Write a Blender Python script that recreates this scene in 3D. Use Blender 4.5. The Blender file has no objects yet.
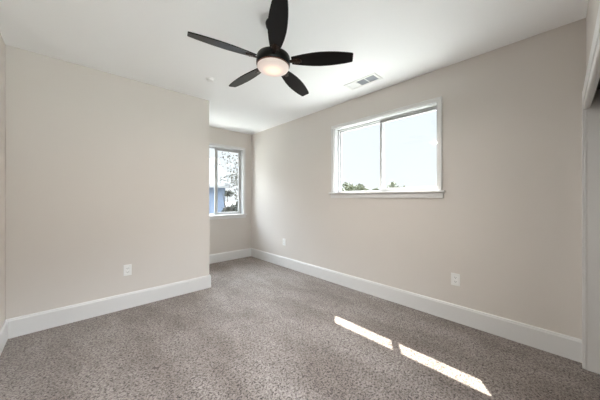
import bpy, bmesh, math, random
from mathutils import Vector, Matrix
S = bpy.context.scene
C = S.collection
R = math.radians

# ------------------------------------------------------------ camera
cam_d = bpy.data.cameras.new('camera'); cam = bpy.data.objects.new('camera', cam_d); C.objects.link(cam)
cam_d.sensor_width = 36; cam_d.lens = 36*245/600; cam_d.shift_y = -2/600; cam_d.clip_start = 0.02; cam_d.clip_end = 500
cam.location = (0, 0, 1.167); cam.rotation_euler = (R(90), 0, R(-43.07))
S.camera = cam
# ------------------------------------------------------------ sky
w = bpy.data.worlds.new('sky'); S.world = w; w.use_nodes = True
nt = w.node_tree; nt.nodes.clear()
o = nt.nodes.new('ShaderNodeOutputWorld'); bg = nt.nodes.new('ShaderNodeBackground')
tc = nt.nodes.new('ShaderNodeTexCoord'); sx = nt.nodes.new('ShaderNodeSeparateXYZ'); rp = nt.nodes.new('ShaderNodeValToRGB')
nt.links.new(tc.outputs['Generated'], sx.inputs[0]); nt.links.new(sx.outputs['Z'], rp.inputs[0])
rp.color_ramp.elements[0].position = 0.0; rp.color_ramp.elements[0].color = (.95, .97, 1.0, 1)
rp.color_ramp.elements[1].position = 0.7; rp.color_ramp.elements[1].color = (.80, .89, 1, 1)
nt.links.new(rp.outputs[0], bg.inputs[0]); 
mr = nt.nodes.new('ShaderNodeMapRange'); mr.interpolation_type = 'SMOOTHSTEP'      # low sky kept dim, sky above the window views boosted to light the room
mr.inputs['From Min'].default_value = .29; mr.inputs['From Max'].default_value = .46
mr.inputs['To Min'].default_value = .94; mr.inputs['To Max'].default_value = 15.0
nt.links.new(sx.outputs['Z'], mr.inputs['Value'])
# added glow in the unseen upper sky, brightens the alcove through the small window
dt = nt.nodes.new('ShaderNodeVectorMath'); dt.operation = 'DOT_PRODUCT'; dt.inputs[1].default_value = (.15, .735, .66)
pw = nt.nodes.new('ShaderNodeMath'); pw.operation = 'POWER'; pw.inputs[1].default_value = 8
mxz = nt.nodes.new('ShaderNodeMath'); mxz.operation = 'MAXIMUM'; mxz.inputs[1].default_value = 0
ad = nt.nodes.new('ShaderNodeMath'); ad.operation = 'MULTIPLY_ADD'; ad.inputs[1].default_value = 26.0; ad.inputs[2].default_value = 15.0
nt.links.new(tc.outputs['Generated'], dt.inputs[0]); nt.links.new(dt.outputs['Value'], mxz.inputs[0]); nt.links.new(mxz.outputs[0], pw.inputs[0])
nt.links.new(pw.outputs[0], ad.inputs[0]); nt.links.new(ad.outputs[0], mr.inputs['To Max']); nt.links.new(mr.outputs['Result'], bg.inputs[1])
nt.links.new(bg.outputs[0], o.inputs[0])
# ------------------------------------------------------------ sun
sd = bpy.data.lights.new('sun', 'SUN'); sd.energy = 26; sd.angle = R(.35); sd.color = (1, .95, .86)
sun = bpy.data.objects.new('sun', sd); C.objects.link(sun)
hx, hy = -1.0, -.67
vh = math.hypot(hx, hy); sdir = Vector((hx, hy, -vh*1.49))
sun.rotation_euler = sdir.to_track_quat('-Z', 'Y').to_euler(); sun.location = (8, 5, 12)
# ------------------------------------------------------------ exposure
S.view_settings.view_transform = 'Standard'; S.view_settings.look = 'None'
S.view_settings.gamma = 1; S.view_settings.use_curve_mapping = False
S.view_settings.exposure = 0.27
S.cycles.diffuse_bounces = 10; S.cycles.max_bounces = 14
FAN_POWER = 24

# ------------------------------------------------------------ materials
def mat(name, col, rough=.6, metal=0, spec=.5, bump=None, var=None, emit=None):
    m = bpy.data.materials.new(name); m.use_nodes = True
    n = m.node_tree; b = n.nodes['Principled BSDF']
    b.inputs['Base Color'].default_value = (*col, 1); b.inputs['Roughness'].default_value = rough
    b.inputs['Metallic'].default_value = metal; b.inputs['Specular IOR Level'].default_value = spec
    t = n.nodes.new('ShaderNodeTexCoord')
    if var:
        sc, col2, det = var
        nz = n.nodes.new('ShaderNodeTexNoise'); nz.inputs['Scale'].default_value = sc; nz.inputs['Detail'].default_value = det
        cr = n.nodes.new('ShaderNodeValToRGB')
        cr.color_ramp.elements[0].position = .35; cr.color_ramp.elements[0].color = (*col, 1)
        cr.color_ramp.elements[1].position = .65; cr.color_ramp.elements[1].color = (*col2, 1)
        n.links.new(t.outputs['Object'], nz.inputs['Vector']); n.links.new(nz.outputs['Fac'], cr.inputs[0])
        n.links.new(cr.outputs[0], b.inputs['Base Color'])
    if bump:
        sc, st, dist = bump
        nz = n.nodes.new('ShaderNodeTexNoise'); nz.inputs['Scale'].default_value = sc; nz.inputs['Detail'].default_value = 3
        bp = n.nodes.new('ShaderNodeBump'); bp.inputs['Strength'].default_value = st; bp.inputs['Distance'].default_value = dist
        n.links.new(t.outputs['Object'], nz.inputs['Vector']); n.links.new(nz.outputs['Fac'], bp.inputs['Height'])
        n.links.new(bp.outputs[0], b.inputs['Normal'])
    if emit:
        b.inputs['Emission Color'].default_value = (*emit[0], 1); b.inputs['Emission Strength'].default_value = emit[1]
    return m
M = {}
M['wall'] = mat('beige_wall_paint', (.635, .597, .560), .75, spec=.25, bump=(160, .12, .002), var=(1.2, (.648, .609, .570), 2))
M['ceiling'] = mat('white_ceiling_paint', (.90, .905, .91), .85, spec=.2, bump=(120, .15, .002))
M['trim'] = mat('white_semigloss_trim', (.70, .695, .69), .35)
M['vinyl'] = mat('white_vinyl', (.47, .47, .47), .3)
M['plastic'] = mat('white_plastic', (.82, .82, .81), .35)
M['slot'] = mat('dark_slot', (.05, .05, .05), .6)
M['black'] = mat('black_fan_metal', (.004, .004, .004), .35, 0, .25, bump=(60, .05, .001))
M['copper'] = mat('copper_ring', (.20, .08, .05), .3, .9)
M['bracket'] = mat('dark_bronze', (.03, .016, .010), .3, .6)
M['duct_and_shade'] = mat('grey_duct_and_slat_shade', (.42, .44, .47), .6, .3)
M['track'] = mat('bronze_track', (.05, .03, .022), .4, .7)
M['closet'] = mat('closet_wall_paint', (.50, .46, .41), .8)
M['trunk'] = mat('bark', (.014, .012, .010), .9, var=(8, (.035, .03, .026), 4))
M['leaf'] = mat('olive_leaves', (.030, .036, .014), .7, var=(1.5, (.075, .076, .038), 3))
M['leaf_light'] = mat('pale_leaves', (.014, .014, .009), .7, var=(2, (.048, .046, .034), 3))
M['leaf_dark'] = mat('dark_leaves', (.007, .008, .005), .8, var=(3, (.028, .029, .018), 3))
M['ground'] = mat('dry_ground', (.31, .30, .28), .95, var=(.3, (.26, .26, .23), 4))
M['shingle'] = mat('grey_shingles', (.015, .015, .015), .9, var=(3, (.022, .022, .022), 5))
M['soffit'] = mat('white_soffit', (.8, .8, .8), .6)
M['stucco'] = mat('outside_stucco', (.55, .53, .5), .9)
M['fence'] = mat('weathered_fence', (.10, .09, .075), .9, var=(5, (.14, .125, .11), 3))

# blade: black satin laminate with faint wood grain
m = mat('black_blade_laminate', (.004, .0035, .0035), .30, spec=.20); M['blade'] = m
n = m.node_tree; t = n.nodes.new('ShaderNodeTexCoord'); mp = n.nodes.new('ShaderNodeMapping'); mp.inputs['Scale'].default_value = (3, 90, 90)
nz = n.nodes.new('ShaderNodeTexNoise'); nz.inputs['Scale'].default_value = 2; nz.inputs['Detail'].default_value = 4
bp = n.nodes.new('ShaderNodeBump'); bp.inputs['Strength'].default_value = .15; bp.inputs['Distance'].default_value = .001
n.links.new(t.outputs['Object'], mp.inputs[0]); n.links.new(mp.outputs[0], nz.inputs['Vector'])
n.links.new(nz.outputs['Fac'], bp.inputs['Height']); n.links.new(bp.outputs[0], n.nodes['Principled BSDF'].inputs['Normal'])

# frosted lamp glass: glows, brightest under the bulb
m = mat('frosted_lamp_glass', (.9, .85, .8), .4); M['lamp_glass'] = m
n = m.node_tree; b = n.nodes['Principled BSDF']
t = n.nodes.new('ShaderNodeTexCoord'); ln = n.nodes.new('ShaderNodeVectorMath'); ln.operation = 'LENGTH'
cr = n.nodes.new('ShaderNodeValToRGB'); e = cr.color_ramp.elements
e[0].position = 0; e[0].color = (1, .93, .80, 1); e[1].position = .120; e[1].color = (.42, .34, .30, 1)
k = e.new(.045); k.color = (.95, .80, .62, 1); k = e.new(.08); k.color = (.58, .47, .41, 1)
n.links.new(t.outputs['Object'], ln.inputs[0]); n.links.new(ln.outputs['Value'], cr.inputs[0])
n.links.new(cr.outputs[0], b.inputs['Emission Color']); b.inputs['Emission Strength'].default_value = .8
b.inputs['Base Color'].default_value = (.40, .37, .35, 1)

# carpet: cut pile, flecked taupe and brown
m = bpy.data.materials.new('flecked_taupe_carpet'); m.use_nodes = True; M['carpet'] = m
n = m.node_tree; b = n.nodes['Principled BSDF']; b.inputs['Roughness'].default_value = 1; b.inputs['Specular IOR Level'].default_value = .05
b.inputs['Sheen Weight'].default_value = .5; b.inputs['Sheen Roughness'].default_value = .4; b.inputs['Sheen Tint'].default_value = (1, .93, .88, 1)
t = n.nodes.new('ShaderNodeTexCoord')
def noise(sc, det, rough=.5, vec=None):
    q = n.nodes.new('ShaderNodeTexNoise'); q.inputs['Scale'].default_value = sc; q.inputs['Detail'].default_value = det
    q.inputs['Roughness'].default_value = rough; n.links.new(vec or t.outputs['Object'], q.inputs['Vector']); return q
n1 = noise(75, 4, .75)
vo = n.nodes.new('ShaderNodeTexVoronoi'); vo.inputs['Scale'].default_value = 140; vo.inputs['Randomness'].default_value = 1
n.links.new(t.outputs['Object'], vo.inputs['Vector'])
sp = n.nodes.new('ShaderNodeSeparateColor'); n.links.new(vo.outputs['Color'], sp.inputs[0])
m1 = n.nodes.new('ShaderNodeMath'); m1.operation = 'MULTIPLY_ADD'; m1.inputs[1].default_value = .26; n.links.new(sp.outputs[0], m1.inputs[0]); n.links.new(n1.outputs['Fac'], m1.inputs[2])
cr = n.nodes.new('ShaderNodeValToRGB'); e = cr.color_ramp.elements
e[0].position = .42; e[0].color = (.020, .015, .012, 1); e[1].position = .82; e[1].color = (.36, .315, .292, 1)
k = e.new(.52); k.color = (.105, .086, .076, 1); k = e.new(.60); k.color = (.215, .185, .170, 1)
n.links.new(m1.outputs[0], cr.inputs[0])
mp = n.nodes.new('ShaderNodeMapping'); mp.inputs['Rotation'].default_value = (0, 0, R(35)); mp.inputs['Scale'].default_value = (1, .45, 1)
n.links.new(t.outputs['Object'], mp.inputs[0])
n2 = noise(3.2, 4, .6, mp.outputs[0])
cr2 = n.nodes.new('ShaderNodeValToRGB'); e = cr2.color_ramp.elements
e[0].position = .38; e[0].color = (.66, .63, .61, 1); e[1].position = .64; e[1].color = (1.0, 1.0, 1.0, 1)
n.links.new(n2.outputs['Fac'], cr2.inputs[0])
mx = n.nodes.new('ShaderNodeMix'); mx.data_type = 'RGBA'; mx.blend_type = 'MULTIPLY'; mx.inputs[0].default_value = 1
n.links.new(cr.outputs[0], mx.inputs[6]); n.links.new(cr2.outputs[0], mx.inputs[7]); n.links.new(mx.outputs[2], b.inputs['Base Color'])
n3 = noise(120, 3, .8)
bp = n.nodes.new('ShaderNodeBump'); bp.inputs['Strength'].default_value = .45; bp.inputs['Distance'].default_value = .008
n.links.new(n3.outputs['Fac'], bp.inputs['Height']); n.links.new(bp.outputs[0], b.inputs['Normal'])

# blue lap siding
m = mat('blue_grey_siding', (.075, .095, .135), .8); M['siding'] = m
M['siding_trim'] = mat('pale_gutter', (.14, .14, .14), .6)
# clear window glass
m = bpy.data.materials.new('window_glass'); m.use_nodes = True; M['glass'] = m
n = m.node_tree; n.nodes.clear(); oo = n.nodes.new('ShaderNodeOutputMaterial'); ms = n.nodes.new('ShaderNodeMixShader')
tr = n.nodes.new('ShaderNodeBsdfTransparent'); tr.inputs[0].default_value = (.96, .98, .98, 1)
gl = n.nodes.new('ShaderNodeBsdfGlossy'); gl.inputs['Roughness'].default_value = .02
fr = n.nodes.new('ShaderNodeFresnel'); fr.inputs[0].default_value = 1.45
ge = n.nodes.new('ShaderNodeNewGeometry'); inv = n.nodes.new('ShaderNodeMath'); inv.operation = 'SUBTRACT'; inv.inputs[0].default_value = 1
ml = n.nodes.new('ShaderNodeMath'); ml.operation = 'MULTIPLY'
n.links.new(ge.outputs['Backfacing'], inv.inputs[1]); n.links.new(fr.outputs[0], ml.inputs[0]); n.links.new(inv.outputs[0], ml.inputs[1])
n.links.new(ml.outputs[0], ms.inputs[0]); n.links.new(tr.outputs[0], ms.inputs[1]); n.links.new(gl.outputs[0], ms.inputs[2]); n.links.new(ms.outputs[0], oo.inputs[0])

# ------------------------------------------------------------ helpers
def link(name, bm, m, parent=None, loc=(0, 0, 0), rot=(0, 0, 0), smooth=False):
    me = bpy.data.meshes.new(name)
    bmesh.ops.recalc_face_normals(bm, faces=bm.faces[:]); bm.to_mesh(me); bm.free()
    if smooth:
        for p in me.polygons: p.use_smooth = True
    me.materials.append(m)
    o = bpy.data.objects.new(name, me); C.objects.link(o); o.location = loc; o.rotation_euler = rot
    if parent: o.parent = parent
    if smooth:
        md = o.modifiers.new('edges', 'EDGE_SPLIT'); md.split_angle = R(38)
    return o
def box(bm, a, b, bev=0, seg=1):
    """axis aligned box from corner a to corner b, optionally bevelled"""
    c = [(a[i]+b[i])/2 for i in range(3)]; s = [abs(b[i]-a[i]) for i in range(3)]
    r = bmesh.ops.create_cube(bm, size=1, matrix=Matrix.Translation(c) @ Matrix.Diagonal((*s, 1)))
    if bev:
        es = list({e for v in r['verts'] for e in v.link_edges})
        bmesh.ops.bevel(bm, geom=es, offset=bev, segments=seg, affect='EDGES', profile=.5)
def lathe(bm, prof, n=48, mtx=None):
    rings = []
    for r, z in prof:
        if r < 1e-6: rings.append([bm.verts.new((0, 0, z))])
        else: rings.append([bm.verts.new((r*math.cos(2*math.pi*i/n), r*math.sin(2*math.pi*i/n), z)) for i in range(n)])
    for A, B in zip(rings, rings[1:]):
        for i in range(n):
            j = (i+1) % n
            if len(A) == 1: bm.faces.new((A[0], B[i], B[j]))
            elif len(B) == 1: bm.faces.new((A[i], A[j], B[0]))
            else: bm.faces.new((A[i], A[j], B[j], B[i]))
    if mtx: bmesh.ops.transform(bm, matrix=mtx, verts=[v for q in rings for v in q])
def tube(bm, p0, p1, r0, r1, n=8):
    p0, p1 = Vector(p0), Vector(p1); d = p1-p0
    q = d.to_track_quat('Z', 'Y').to_matrix().to_4x4()
    bmesh.ops.create_cone(bm, cap_ends=True, segments=n, radius1=r0, radius2=r1, depth=d.length, matrix=Matrix.Translation((p0+p1)/2) @ q)
def extrude_profile(bm, prof, p0, p1, nrm, m0=0, m1=0):
    """profile points (out, up) swept from p0 to p1 along the floor; nrm = direction into the room; m0/m1 mitre factors"""
    p0, p1, nrm = Vector(p0), Vector(p1), Vector(nrm); d = (p1-p0).normalized()
    A = [bm.verts.new(p0+nrm*u+Vector((0, 0, v))+d*(u*m0)) for u, v in prof]
    B = [bm.verts.new(p1+nrm*u+Vector((0, 0, v))+d*(u*m1)) for u, v in prof]
    k = len(prof)
    for i in range(k): bm.faces.new((A[i], A[(i+1) % k], B[(i+1) % k], B[i]))
    bm.faces.new(A); bm.faces.new(B[::-1])
def struct(name, bm, m, **k):
    o = link(name, bm, m, **k)
    if not k.get('parent'): o['kind'] = 'structure'
    return o
def empty(name, loc=(0, 0, 0), rot=(0, 0, 0)):
    o = bpy.data.objects.new(name, None); C.objects.link(o); o.location = loc; o.rotation_euler = rot; o.empty_display_size = .05; return o
def tag(o, label, cat, group=None, kind=None):
    o['label'] = label; o['category'] = cat
    if group: o['group'] = group
    if kind: o['kind'] = kind
    return o

H = 2.44
XR, YF, YM, XA, XL, YN = 2.655, 4.276, 3.148, 1.322, -.398, -.116
# ------------------------------------------------------------ room shell
bm = bmesh.new(); box(bm, (XL-.15, YN-.16, -.2), (XR+.16, YF+.16, 0)); box(bm, (.75, -1.0, -.2), (XR+.16, YN-.16, 0)); struct('floor', bm, M['carpet'])
bm = bmesh.new(); box(bm, (XL-.15, YN-.16, H), (XR+.16, YF+.16, H+.12)); box(bm, (.75, -1.0, H), (XR+.16, YN-.16, H+.12)); struct('ceiling', bm, M['ceiling'])
def wall_with_hole(name, a, b, ha, hb, axis, m=None):
    """box wall from a to b with a hole (ha..hb) along the given horizontal axis"""
    bm = bmesh.new(); i = axis
    def seg(lo, hi, z0, z1):
        p, q = list(a), list(b); p[i], q[i] = lo, hi; p[2], q[2] = z0, z1
        box(bm, p, q)
    seg(a[i], ha[0], 0, H); seg(hb[0], b[i], 0, H)
    if ha[1] > 0: seg(ha[0], hb[0], 0, ha[1])
    seg(ha[0], hb[0], hb[1], H)
    bmesh.ops.remove_doubles(bm, verts=bm.verts[:], dist=1e-5)
    return struct(name, bm, m or M['wall'])
WZ0, WZ1 = 1.222, 2.118           # right window opening
WY0, WY1 = .840, 2.146
wall_with_hole('wall_right', (XR, -1.0, 0), (XR+.16, YF+.16, H), (WY0, WZ0), (WY1, WZ1), 1)
FX0, FX1, FZ0, FZ1 = 1.472, 2.468, .835, 2.110
wall_with_hole('wall_back', (XA-.15, YF, 0), (XR, YF+.16, H), (FX0, FZ0), (FX1, FZ1), 0)
bm = bmesh.new(); box(bm, (XL, YM, 0), (XA, YM+.14, H), .004, 2); struct('wall_left', bm, M['wall'])
bm = bmesh.new(); box(bm, (XA-.15, YM+.14, 0), (XA, YF, H)); struct('wall_alcove', bm, M['wall'])
bm = bmesh.new(); box(bm, (XL-.15, -.276, 0), (XL, YM+.14, H)); struct('wall_near_left', bm, M['wall'])
GX0, GX1, GZ0, GZ1 = -.28, .62, .40, 2.11          # added window behind the camera, lets in fill daylight
wall_with_hole('wall_entry', (XL, YN-.16, 0), (.75, YN, H), (GX0, GZ0), (GX1, GZ1), 0)
CX0, CX1, CZ = 1.05, 2.556, 1.80   # closet opening
wall_with_hole('wall_front', (.75, YN-.12, 0), (XR, YN, H), (CX0, 0), (CX1, CZ+.10), 0)
bm = bmesh.new(); box(bm, (.75, -1.0, 0), (XR, -.93, H)); box(bm, (.75, -.93, 0), (.82, YN-.12, H)); struct('wall_closet', bm, M['closet'])

# ------------------------------------------------------------ baseboards
BP = [(0, 0), (.016, 0), (.016, .142), (.0125, .150), (.0125, .155), (.009, .161), (0, .161)]
def baseboard(name, p0, p1, nrm, m0=0, m1=0):
    bm = bmesh.new(); extrude_profile(bm, BP, p0, p1, nrm, m0, m1); return struct(name, bm, M['trim'])
baseboard('baseboard_right', (XR, YF, 0), (XR, -.098, 0), (-1, 0, 0), 1, 0)
baseboard('baseboard_back', (XA, YF, 0), (XR, YF, 0), (0, -1, 0), 1, -1)
baseboard('baseboard_left', (XL, YM, 0), (XA, YM, 0), (0, -1, 0), 1, 1)
baseboard('baseboard_alcove', (XA, YM, 0), (XA, YF, 0), (1, 0, 0), -1, -1)
baseboard('baseboard_near_left', (XL, YN, 0), (XL, YM, 0), (1, 0, 0), 0, -1)
baseboard('baseboard_front', (XL, YN, 0), (CX0-.09, YN, 0), (0, 1, 0), 1, 0)

# ------------------------------------------------------------ closet casing (trim_1) and jamb (trim_2), track
bm = bmesh.new()
def casing_piece(a, b):
    box(bm, a, b, .002)
box(bm, (CX1, YN, 0), (XR-.001, YN+.016, CZ+.125), .003)
box(bm, (CX1, YN+.016, 0), (CX1+.058, YN+.021, CZ+.105), .002)
box(bm, (CX0-.09, YN, 0), (CX0, YN+.016, CZ+.125), .003)
box(bm, (CX0, YN, CZ-.03), (CX1, YN+.016, CZ+.125), .003)
box(bm, (CX0, YN+.016, CZ+.01), (CX1, YN+.021, CZ+.09), .002)
struct('trim_1', bm, M['trim'])
bm = bmesh.new()
box(bm, (CX1-.001, YN-.12, 0), (CX1+.012, YN-.0005, CZ+.09)); box(bm, (CX0-.012, YN-.12, 0), (CX0+.001, YN-.0005, CZ+.09))
box(bm, (CX0, YN-.014, CZ-.025), (CX1, YN-.0005, CZ+.09))
struct('trim_2', bm, M['trim'])
bm = bmesh.new()
box(bm, (CX0+.003, YN-.112, CZ+.086), (CX1-.003, YN-.016, CZ+.098))
for yy in (-.018, -.058, -.108): box(bm, (CX0+.003, YN+yy-.003, CZ+.0), (CX1-.003, YN+yy, CZ+.086))
o = link('closet_door_track', bm, M['track'])
tag(o, 'dark bronze sliding door track under the closet header at the right edge', 'door track')

# ------------------------------------------------------------ windows
def frame_ring(bm, a0, a1, z0, z1, wd, d0, d1, mk, bot=None, bev=.002):
    """rectangular ring; (along, depth, z) mapped with mk"""
    bot = wd if bot is None else bot
    for (p, q) in (((a0, d0, z0), (a0+wd, d1, z1)), ((a1-wd, d0, z0), (a1, d1, z1)),
                   ((a0+wd, d0, z0), (a1-wd, d1, z0+bot)), ((a0+wd, d0, z1-wd), (a1-wd, d1, z1))):
        A, B = mk(*p), mk(*q)
        box(bm, [min(A[i], B[i]) for i in range(3)], [max(A[i], B[i]) for i in range(3)], bev)
def window(name, a0, a1, z0, z1, mk, slide_low, ms=.026):
    """a0..a1 opening along the wall, mk(along, depth_out, z) -> world. slide_low: the sliding sash is on the low side of 'along'"""
    W = .040
    mid = (a0+a1)/2
    bm = bmesh.new()                                      # casing on the wall face, sides and head (flat stock with an outer back band)
    for (p, q) in (((a0-W, -.016, z0), (a0, 0, z1)), ((a1, -.016, z0), (a1+W, 0, z1)), ((a0-W, -.016, z1), (a1+W, 0, z1+W))):
        A, B = mk(*p), mk(*q); box(bm, [min(A[i], B[i]) for i in range(3)], [max(A[i], B[i]) for i in range(3)], .002)
    for (p, q) in (((a0-W, -.022, z0), (a0-W+.014, -.016, z1+W)), ((a1+W-.014, -.022, z0), (a1+W, -.016, z1+W)), ((a0-W+.014, -.022, z1+W-.014), (a1+W-.014, -.016, z1+W))):
        A, B = mk(*p), mk(*q); box(bm, [min(A[i], B[i]) for i in range(3)], [max(A[i], B[i]) for i in range(3)], .002)
    root = struct(name, bm, M['trim'])
    def part(nm, m, fn, parent=root):
        b2 = bmesh.new(); fn(b2); return link(nm, b2, m, parent=parent)
    def bb(b2, p, q, bev=.002):
        A, B = mk(*p), mk(*q); box(b2, [min(A[i], B[i]) for i in range(3)], [max(A[i], B[i]) for i in range(3)], bev)
    def jamb(b2):
        frame_ring(b2, a0-.001, a1+.001, z0-.001, z1+.001, .008, -.002, .075, mk, bev=.001)
    part('window_jamb', M['vinyl'], jamb)
    part('window_sill', M['trim'], lambda b2: (bb(b2, (a0-W-.028, -.045, z0), (a1+W+.028, 0, z0+.020), .004), bb(b2, (a0, 0, z0+.001), (a1, .075, z0+.020), .001)))
    part('window_apron', M['trim'], lambda b2: bb(b2, (a0-W-.012, -.016, z0-.055), (a1+W+.012, 0, z0), .003))
    fr = part('window_frame', M['vinyl'], lambda b2: frame_ring(b2, a0, a1, z0+.012, z1, .018, .072, .150, mk, bot=.024))
    # fixed light and sliding sash (the sash stands nearer the room)
    if slide_low: s0, s1, f0, f1 = a0+.013, mid+.016, mid-.016, a1-.012
    else: s0, s1, f0, f1 = mid-.040, a1-.013, a0+.012, mid+.030
    zz0, zz1 = z0+.032, z1-.020
    sash = part('sash', M['vinyl'], lambda b2: frame_ring(b2, s0, s1, zz0, zz1, ms, .080, .104, mk, bot=.034), fr)
    part('glass_pane', M['glass'], lambda b2: bb(b2, (s0+ms-.002, .089, zz0+.032), (s1-ms+.002, .095, zz1-ms+.002), 0), fr)
    part('sash', M['vinyl'], lambda b2: frame_ring(b2, f0, f1, zz0-.005, zz1+.005, .016, .110, .134, mk, bot=.014), fr)
    part('glass_pane', M['glass'], lambda b2: bb(b2, (f0+.014, .119, zz0+.008), (f1-.014, .125, zz1-.010), 0), fr)
    lx = (s1-.028) if slide_low else (s0+.006)
    part('latch', M['vinyl'], lambda b2: bb(b2, (lx, .066, (z0+z1)/2-.04), (lx+.022, .080, (z0+z1)/2+.04), .004), fr)
    return root
window('window_1', WY0, WY1, WZ0, WZ1, lambda a, d, z: (XR+d, a, z), True)
window('window_2', FX0, FX1, FZ0, FZ1, lambda a, d, z: (a, YF+d, z), False, .044)

window('fill_window', GX0, GX1, GZ0, GZ1, lambda a, d, z: (a, YN-d, z), True)  # unseen window, added to light the left wall and ceiling
# ------------------------------------------------------------ own roof eave outside the walls
EX, EY, EZ = 3.255, 5.0, 2.60
bm = bmesh.new(); box(bm, (XL-.4, -.70, EZ), (EX, EY, EZ+.16)); struct('trim_3', bm, M['soffit'])

# ------------------------------------------------------------ ceiling fan
FXC, FYC, BZ = 1.080, 1.429, 2.154
fan = empty('ceiling_fan', (FXC, FYC, H))
tag(fan, 'black five-blade ceiling fan with round lit glass lamp', 'ceiling fan')
TILT = (R(-.27), R(2.57), 0)
piv = Vector((0, 0, -.06))
Rm = Matrix.Rotation(TILT[1], 4, 'Y') @ Matrix.Rotation(TILT[0], 4, 'X')
def fanpart(name, bm, m, parent=fan, smooth=True, extra=None):
    """parts are modelled about the blade centre at z=0, hung from the ball in the canopy"""
    T = Matrix.Translation(piv) @ Rm @ Matrix.Translation(Vector((0, 0, BZ-H))-piv)
    if extra is not None: T = T @ extra
    o = link(name, bm, m, smooth=smooth); o.parent = parent
    if parent is fan: o.matrix_basis = T
    return o
bm = bmesh.new(); lathe(bm, [(0, 0), (.062, 0), (.064, -.006), (.060, -.030), (.046, -.050), (.022, -.060), (0, -.060)])
link('canopy', bm, M['black'], parent=fan, smooth=True)
bm = bmesh.new(); lathe(bm, [(0, .03), (.0125, .03), (.0125, .232), (0, .232)], 24); fanpart('downrod', bm, M['black'])
bm = bmesh.new(); lathe(bm, [(0, .075), (.022, .075), (.024, .060), (.030, .048), (.060, .044), (.100, .042), (.116, .036), (.1215, .024), (.1215, -.026), (.117, -.032), (0, -.032)], 64)
fanpart('motor_housing', bm, M['black'])
bm = bmesh.new(); lathe(bm, [(.100, -.0325), (.1165, -.0325), (.1175, -.036), (.1165, -.0395), (.100, -.0395)], 64); fanpart('light_ring', bm, M['copper'])
bm = bmesh.new(); lathe(bm, [(.113, .004), (.1135, -.006), (.108, -.014), (.092, -.020), (.065, -.0245), (.035, -.0265), (0, -.027)], 64)
fanpart('lamp_glass', bm, M['lamp_glass'], extra=Matrix.Translation((0, 0, -.040)))
ld = bpy.data.lights.new('fan_lamp', 'AREA'); ld.shape = 'DISK'; ld.size = .085; ld.energy = FAN_POWER; ld.color = (1, .95, .88)
lo = bpy.data.objects.new('fan_lamp', ld); C.objects.link(lo); lo.parent = fan; lo.location = (.008, 0, BZ-H-.071); lo.rotation_euler = (0, R(2.57), 0)
def blade_mesh():
    bm = bmesh.new()
    st = [(.135, .060), (.17, .074), (.22, .092), (.28, .108), (.34, .116), (.40, .114), (.46, .104), (.51, .091), (.545, .078), (.561, .070), (.566, .060)]
    top, bot = [], []
    th = .0035
    for x, wd in st:
        top.append((bm.verts.new((x, wd/2, th)), bm.verts.new((x, -wd/2, th))))
        bot.append((bm.verts.new((x, wd/2, -th)), bm.verts.new((x, -wd/2, -th))))
    for i in range(len(st)-1):
        bm.faces.new((top[i][0], top[i][1], top[i+1][1], top[i+1][0])); bm.faces.new((bot[i][0], bot[i+1][0], bot[i+1][1], bot[i][1]))
        for s in (0, 1): bm.faces.new((top[i][s], top[i+1][s], bot[i+1][s], bot[i][s]))
    for i in (0, -1): bm.faces.new((top[i][0], bot[i][0], bot[i][1], top[i][1]))
    return bm
for k in range(5):
    a = R(-123.0+72*k)
    E = Matrix.Rotation(a, 4, 'Z') @ Matrix.Rotation(R(-15), 4, 'X')
    bl = fanpart('blade', blade_mesh(), M['blade'], smooth=False, extra=E)
    bm = bmesh.new()                                      # blade iron: arm out of the housing and a forked plate under the blade
    box(bm, (.112, -.013, -.0105), (.205, .013, -.0036), .003, 2)
    box(bm, (.150, -.024, -.008), (.190, .024, -.0036), .002)
    for sx_ in (-.016, .016): lathe(bm, [(0, -.011), (.004, -.011), (.005, -.0095), (.005, -.0078)], 12, Matrix.Translation((.17, sx_, 0)))
    link('blade_bracket', bm, M['bracket'], parent=bl, smooth=True)

# ------------------------------------------------------------ ceiling register
VX, VY = 2.335, 1.492
vent = empty('ceiling_vent', (VX, VY, H)); tag(vent, 'white rectangular ceiling air vent with three louvred sections beside the window wall', 'vent')
bm = bmesh.new()
L2, W2 = .195, .088
for p, q in (((-W2, -L2, -.007), (-.060, L2, 0)), ((.060, -L2, -.007), (W2, L2, 0)), ((-.060, -L2, -.007), (.060, -.163, 0)), ((-.060, .163, -.007), (.060, L2, 0)),
             ((-.060, -.0595, -.006), (.060, -.0475, 0)), ((-.060, .0475, -.006), (.060, .0595, 0))): box(bm, p, q, .002)
link('frame', bm, M['plastic'], parent=vent)
bm = bmesh.new(); box(bm, (-.060, -.163, -.0012), (.060, .163, -.0002)); link('duct_opening', bm, M['duct_and_shade'], parent=vent)
for ci, (y0, y1) in enumerate(((-.161, -.061), (-.046, .046), (.061, .161))):
    bm = bmesh.new(); ns = 9
    for i in range(ns):
        yy = y0+(i+.5)*(y1-y0)/ns
        ang = R(52 if ci < 2 else -30)
        r = bmesh.ops.create_cube(bm, size=1, matrix=Matrix.Translation((0, yy, -.0036)) @ Matrix.Rotation(ang, 4, 'X') @ Matrix.Diagonal((.118, .0075 if ci == 2 else .0045, .0008, 1)))
    link('louvre', bm, M['plastic'] if ci == 2 else M['duct_and_shade'], parent=vent)  # grey on two sections paints the shade of their turned slats

# ------------------------------------------------------------ smoke detector
sm = empty('smoke_detector', (1.087, 2.57, H)); tag(sm, 'small round white smoke detector on the ceiling near the wall corner', 'smoke detector')
bm = bmesh.new(); lathe(bm, [(0, 0), (.047, 0), (.047, -.005), (.040, -.006), (0, -.006)], 40); link('base', bm, M['plastic'], parent=sm, smooth=True)
bm = bmesh.new(); lathe(bm, [(0, -.006), (.036, -.006), (.038, -.012), (.034, -.021), (.020, -.024), (0, -.0245)], 40); link('cover', bm, M['plastic'], parent=sm, smooth=True)

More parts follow.
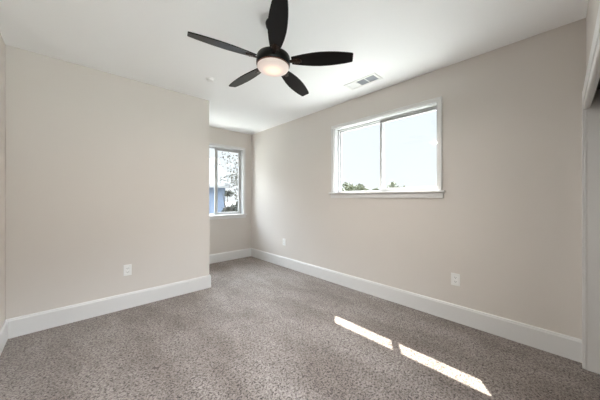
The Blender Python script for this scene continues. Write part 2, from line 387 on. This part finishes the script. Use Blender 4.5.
# ------------------------------------------------------------ outlets (modelled on the plane x = 0 facing -x... local: +y out of wall)
def outlet(loc, rz, label):
    r = empty('wall_outlet', loc, (0, 0, rz)); tag(r, label, 'outlet', 'duplex wall outlets')
    bm = bmesh.new(); box(bm, (-.036, 0, -.0575), (.036, .006, .0575), .0025, 2)
    lathe(bm, [(0, .0072), (.0028, .0072), (.003, .006)], 12, Matrix.Rotation(R(-90), 4, 'X'))
    link('cover_plate', bm, M['plastic'], parent=r)
    for z in (-.0195, .0195):
        bm = bmesh.new(); box(bm, (-.0165, .0055, z-.0140), (.0165, .0078, z+.0140), .004, 3)
        rc = link('receptacle', bm, M['plastic'], parent=r)
        bm = bmesh.new()
        box(bm, (-.0078, .0076, z-.003), (-.0055, .0082, z+.0065)); box(bm, (.0055, .0076, z-.003), (.0078, .0082, z+.0055)); box(bm, (-.0025, .0076, z-.0105), (.0025, .0082, z-.0060))
        link('slot', bm, M['slot'], parent=rc)
outlet((.438, YM, .403), R(180), 'white duplex outlet low on the wide left wall')
outlet((XR, .687, .398), R(90), 'white duplex outlet on the window wall, right of the large window')
outlet((XR, 3.235, .417), R(90), 'white outlet on the window wall near the far corner')

# ------------------------------------------------------------ outside: ground, neighbour house, fence, trees
GZ = -3.0
bm = bmesh.new(); bmesh.ops.create_grid(bm, x_segments=24, y_segments=24, size=160, matrix=Matrix.Translation((60, 60, GZ)))
g = link('ground', bm, M['ground']); g['kind'] = 'structure'

def house():
    r = empty('neighbor_house', (6.16, 12.6, GZ), (0, 0, R(-15))); tag(r, 'blue-grey sided house with light grey gable roof seen through the small window', 'house')
    x0, x1, y0, y1 = -9.0, 0, 0, 6.2
    ze = 1.90-GZ; rise = 1.75; ov = .2; cy = (y0+y1)/2
    bm = bmesh.new(); box(bm, (x0, y0, 0), (x1, y1, ze))
    for x in (x0, x1):                          # gable triangles
        a = [bm.verts.new(v) for v in ((x, y0, ze), (x, y1, ze), (x, cy, ze+rise))]; bm.faces.new(a)
    link('wall', bm, M['siding'], parent=r)
    bm = bmesh.new(); z = .2                    # lap siding boards on the front and right faces
    while z < ze-.1:
        for (p0, p1, nx, ny) in (((x0, y0), (x1, y0), 0, -1), ((x1, y0), (x1, y1), 1, 0)):
            a = [bm.verts.new((p0[0]+nx*d, p0[1]+ny*d, zz)) for d, zz in ((0.02, z), (.004, z+.17))]
            b = [bm.verts.new((p1[0]+nx*d, p1[1]+ny*d, zz)) for d, zz in ((0.02, z), (.004, z+.17))]
            c = [bm.verts.new((p[0], p[1], z)) for p in (p0, p1)]
            bm.faces.new((a[0], b[0], b[1], a[1])); bm.faces.new((c[0], c[1], b[0], a[0]))
        z += .17
    link('siding_boards', bm, M['siding'], parent=r)
    bm = bmesh.new(); th = .14
    yo0, yo1 = y0-.3, y1+.3; k = rise/(cy-y0); zo = ze-.3*k
    prof = [(yo0, zo), (cy, ze+rise), (yo1, zo), (yo1, zo+th), (cy, ze+rise+th), (yo0, zo+th)]
    A = [bm.verts.new((x0-ov, y, z)) for y, z in prof]; B = [bm.verts.new((x1+ov, y, z)) for y, z in prof]
    for i in range(6): bm.faces.new((A[i], A[(i+1) % 6], B[(i+1) % 6], B[i]))
    for q in (A, B): bm.faces.new((q[0], q[1], q[4], q[5])); bm.faces.new((q[1], q[2], q[3], q[4]))
    link('roof', bm, M['shingle'], parent=r)
    bm = bmesh.new(); box(bm, (x0-ov, yo0-.11, zo-.02), (x1+ov, yo0-.005, zo+.11), .01)
    link('gutter', bm, M['siding_trim'], parent=r)
house()

rng = random.Random(5)
def leaves(bm, c, rad, cnt, size, rg):
    for _ in range(cnt):
        while True:
            v = Vector((rg.uniform(-1, 1), rg.uniform(-1, 1), rg.uniform(-1, 1)))
            if v.length < 1: break
        p = Vector(c)+Vector((v.x*rad[0], v.y*rad[1], v.z*rad[2]))
        n_ = Vector((rg.gauss(0, 1), rg.gauss(0, 1), rg.gauss(0, 1))).normalized(); u = n_.orthogonal().normalized(); w_ = n_.cross(u)
        s = size*rg.uniform(.6, 1.3); t_ = rg.uniform(0, 6.28); uu = u*math.cos(t_)+w_*math.sin(t_); ww = n_.cross(uu)
        vs = [bm.verts.new(p+uu*s), bm.verts.new(p+ww*s*.45), bm.verts.new(p-uu*s), bm.verts.new(p-ww*s*.45)]
        bm.faces.new(vs)
def tree(name, loc, h, crown, cnt, size, label, cat='tree', m='leaf', group=None, seed=1, blobs=9, low=.35, nb=8, tr=.03):
    rg = random.Random(seed)
    r = empty(name, loc); tag(r, label, cat, group)
    bmt = bmesh.new(); bmc = bmesh.new()
    tube(bmt, (0, 0, -.1), (0, 0, h*low), h*tr, h*tr*.75, 10)
    tips = []
    for i in range(nb):
        a = 2*math.pi*i/nb+rg.uniform(-.4, .4); e = rg.uniform(.35, .95)
        p0 = Vector((0, 0, h*low*rg.uniform(.8, 1)))
        p1 = Vector((math.cos(a)*crown*e*.5, math.sin(a)*crown*e*.5, h*(low+(1-low)*rg.uniform(.25, .6))))
        p2 = p1+Vector((math.cos(a)*crown*.3*e, math.sin(a)*crown*.3*e, h*(1-low)*rg.uniform(.15, .35)))
        tube(bmt, p0, p1, h*tr*.5, h*tr*.25, 7); tube(bmt, p1, p2, h*tr*.25, h*tr*.06, 6); tips += [p1, p2]
        for _ in range(3):
            p3 = p1+Vector((rg.uniform(-1, 1), rg.uniform(-1, 1), rg.uniform(-.2, 1)))*crown*.35; tube(bmt, p1, p3, h*tr*.12, h*tr*.04, 5); tips.append(p3)
    for i in range(blobs):
        c = tips[i % len(tips)]+Vector((rg.uniform(-1, 1), rg.uniform(-1, 1), rg.uniform(-.5, .5)))*crown*.12
        rr = crown*rg.uniform(.22, .42)
        leaves(bmc, c, (rr, rr, rr*.75), cnt//blobs, size, rg)
    link('trunk', bmt, M['trunk'], parent=r); link('crown', bmc, M[m], parent=r)
    return r
def at(px, d, z=GZ):
    """a spot outside at horizontal distance d from the room's corner, bearing given in degrees from +Y"""
    return (d*math.sin(R(px)), d*math.cos(R(px)), z)
# the tree in front of the small window
tree('backyard_tree', at(32.6, 13.0), 7.1, 1.6, 2600, .075, 'tall sparse-leaved tree beside the blue-grey house', m='leaf_light', seed=3, blobs=34, low=.42, nb=9, tr=.018)
tree('bush', at(27.2, 10.6), 4.8, .65, 1500, .08, 'dark leafy bush against the corner of the blue-grey house', 'bush', 'leaf_dark', seed=8, blobs=16, low=.5)
tree('bush', at(31.0, 17.5), 5.1, 1.2, 2000, .14, 'olive bush to the right of the dark bush by the house', 'bush', 'leaf', seed=9, blobs=16, low=.5)
# fence running behind the yard
fn = empty('yard_fence', (24.0, 44.0, GZ)); tag(fn, 'weathered board fence behind the bushes, seen through the small window', 'fence')
bm = bmesh.new()
for i in range(60): box(bm, (i*.15-4.0, 0, 0), (i*.15-3.86, .02, 1.9))
link('board', bm, M['fence'], parent=fn)['kind'] = 'stuff'
for i in range(4):
    bm = bmesh.new(); box(bm, (i*2.6-4.0, .02, 0), (i*2.6-3.9, .12, 2.0), .005); link('post', bm, M['fence'], parent=fn)
# tree line beyond the large window
specs = [(51.4, 60, 7.8, 3.4), (54.9, 72, 9.2, 4.0), (56.4, 58, 7.6, 3.2), (58.6, 80, 7.6, 3.0), (60.8, 68, 6.8, 2.6), (64.6, 60, 8.2, 3.0), (66.6, 66, 7.4, 3.0), (69.6, 62, 6.2, 3.2), (73.5, 66, 5.6, 3.4)]
lab = ['leftmost olive treetop low in the left pane of the large window', 'tallest olive treetop in the left pane of the large window', 'olive treetop just right of the tallest one in the left pane',
       'low treetop in the middle of the left pane of the large window', 'short treetop beside the centre bar of the large window', 'tallest olive treetop in the right pane of the large window',
       'olive treetop right of the tallest one in the right pane', 'low treetop in the middle of the right pane of the large window', 'lowest treetop toward the right end of the large window']
for i, (bd, d, h, cr_) in enumerate(specs):
    tree('distant_tree', at(bd, d), h, cr_, 1500, .34, lab[i], m='leaf', group='treetops beyond the large window', seed=20+i, blobs=14, low=.3)
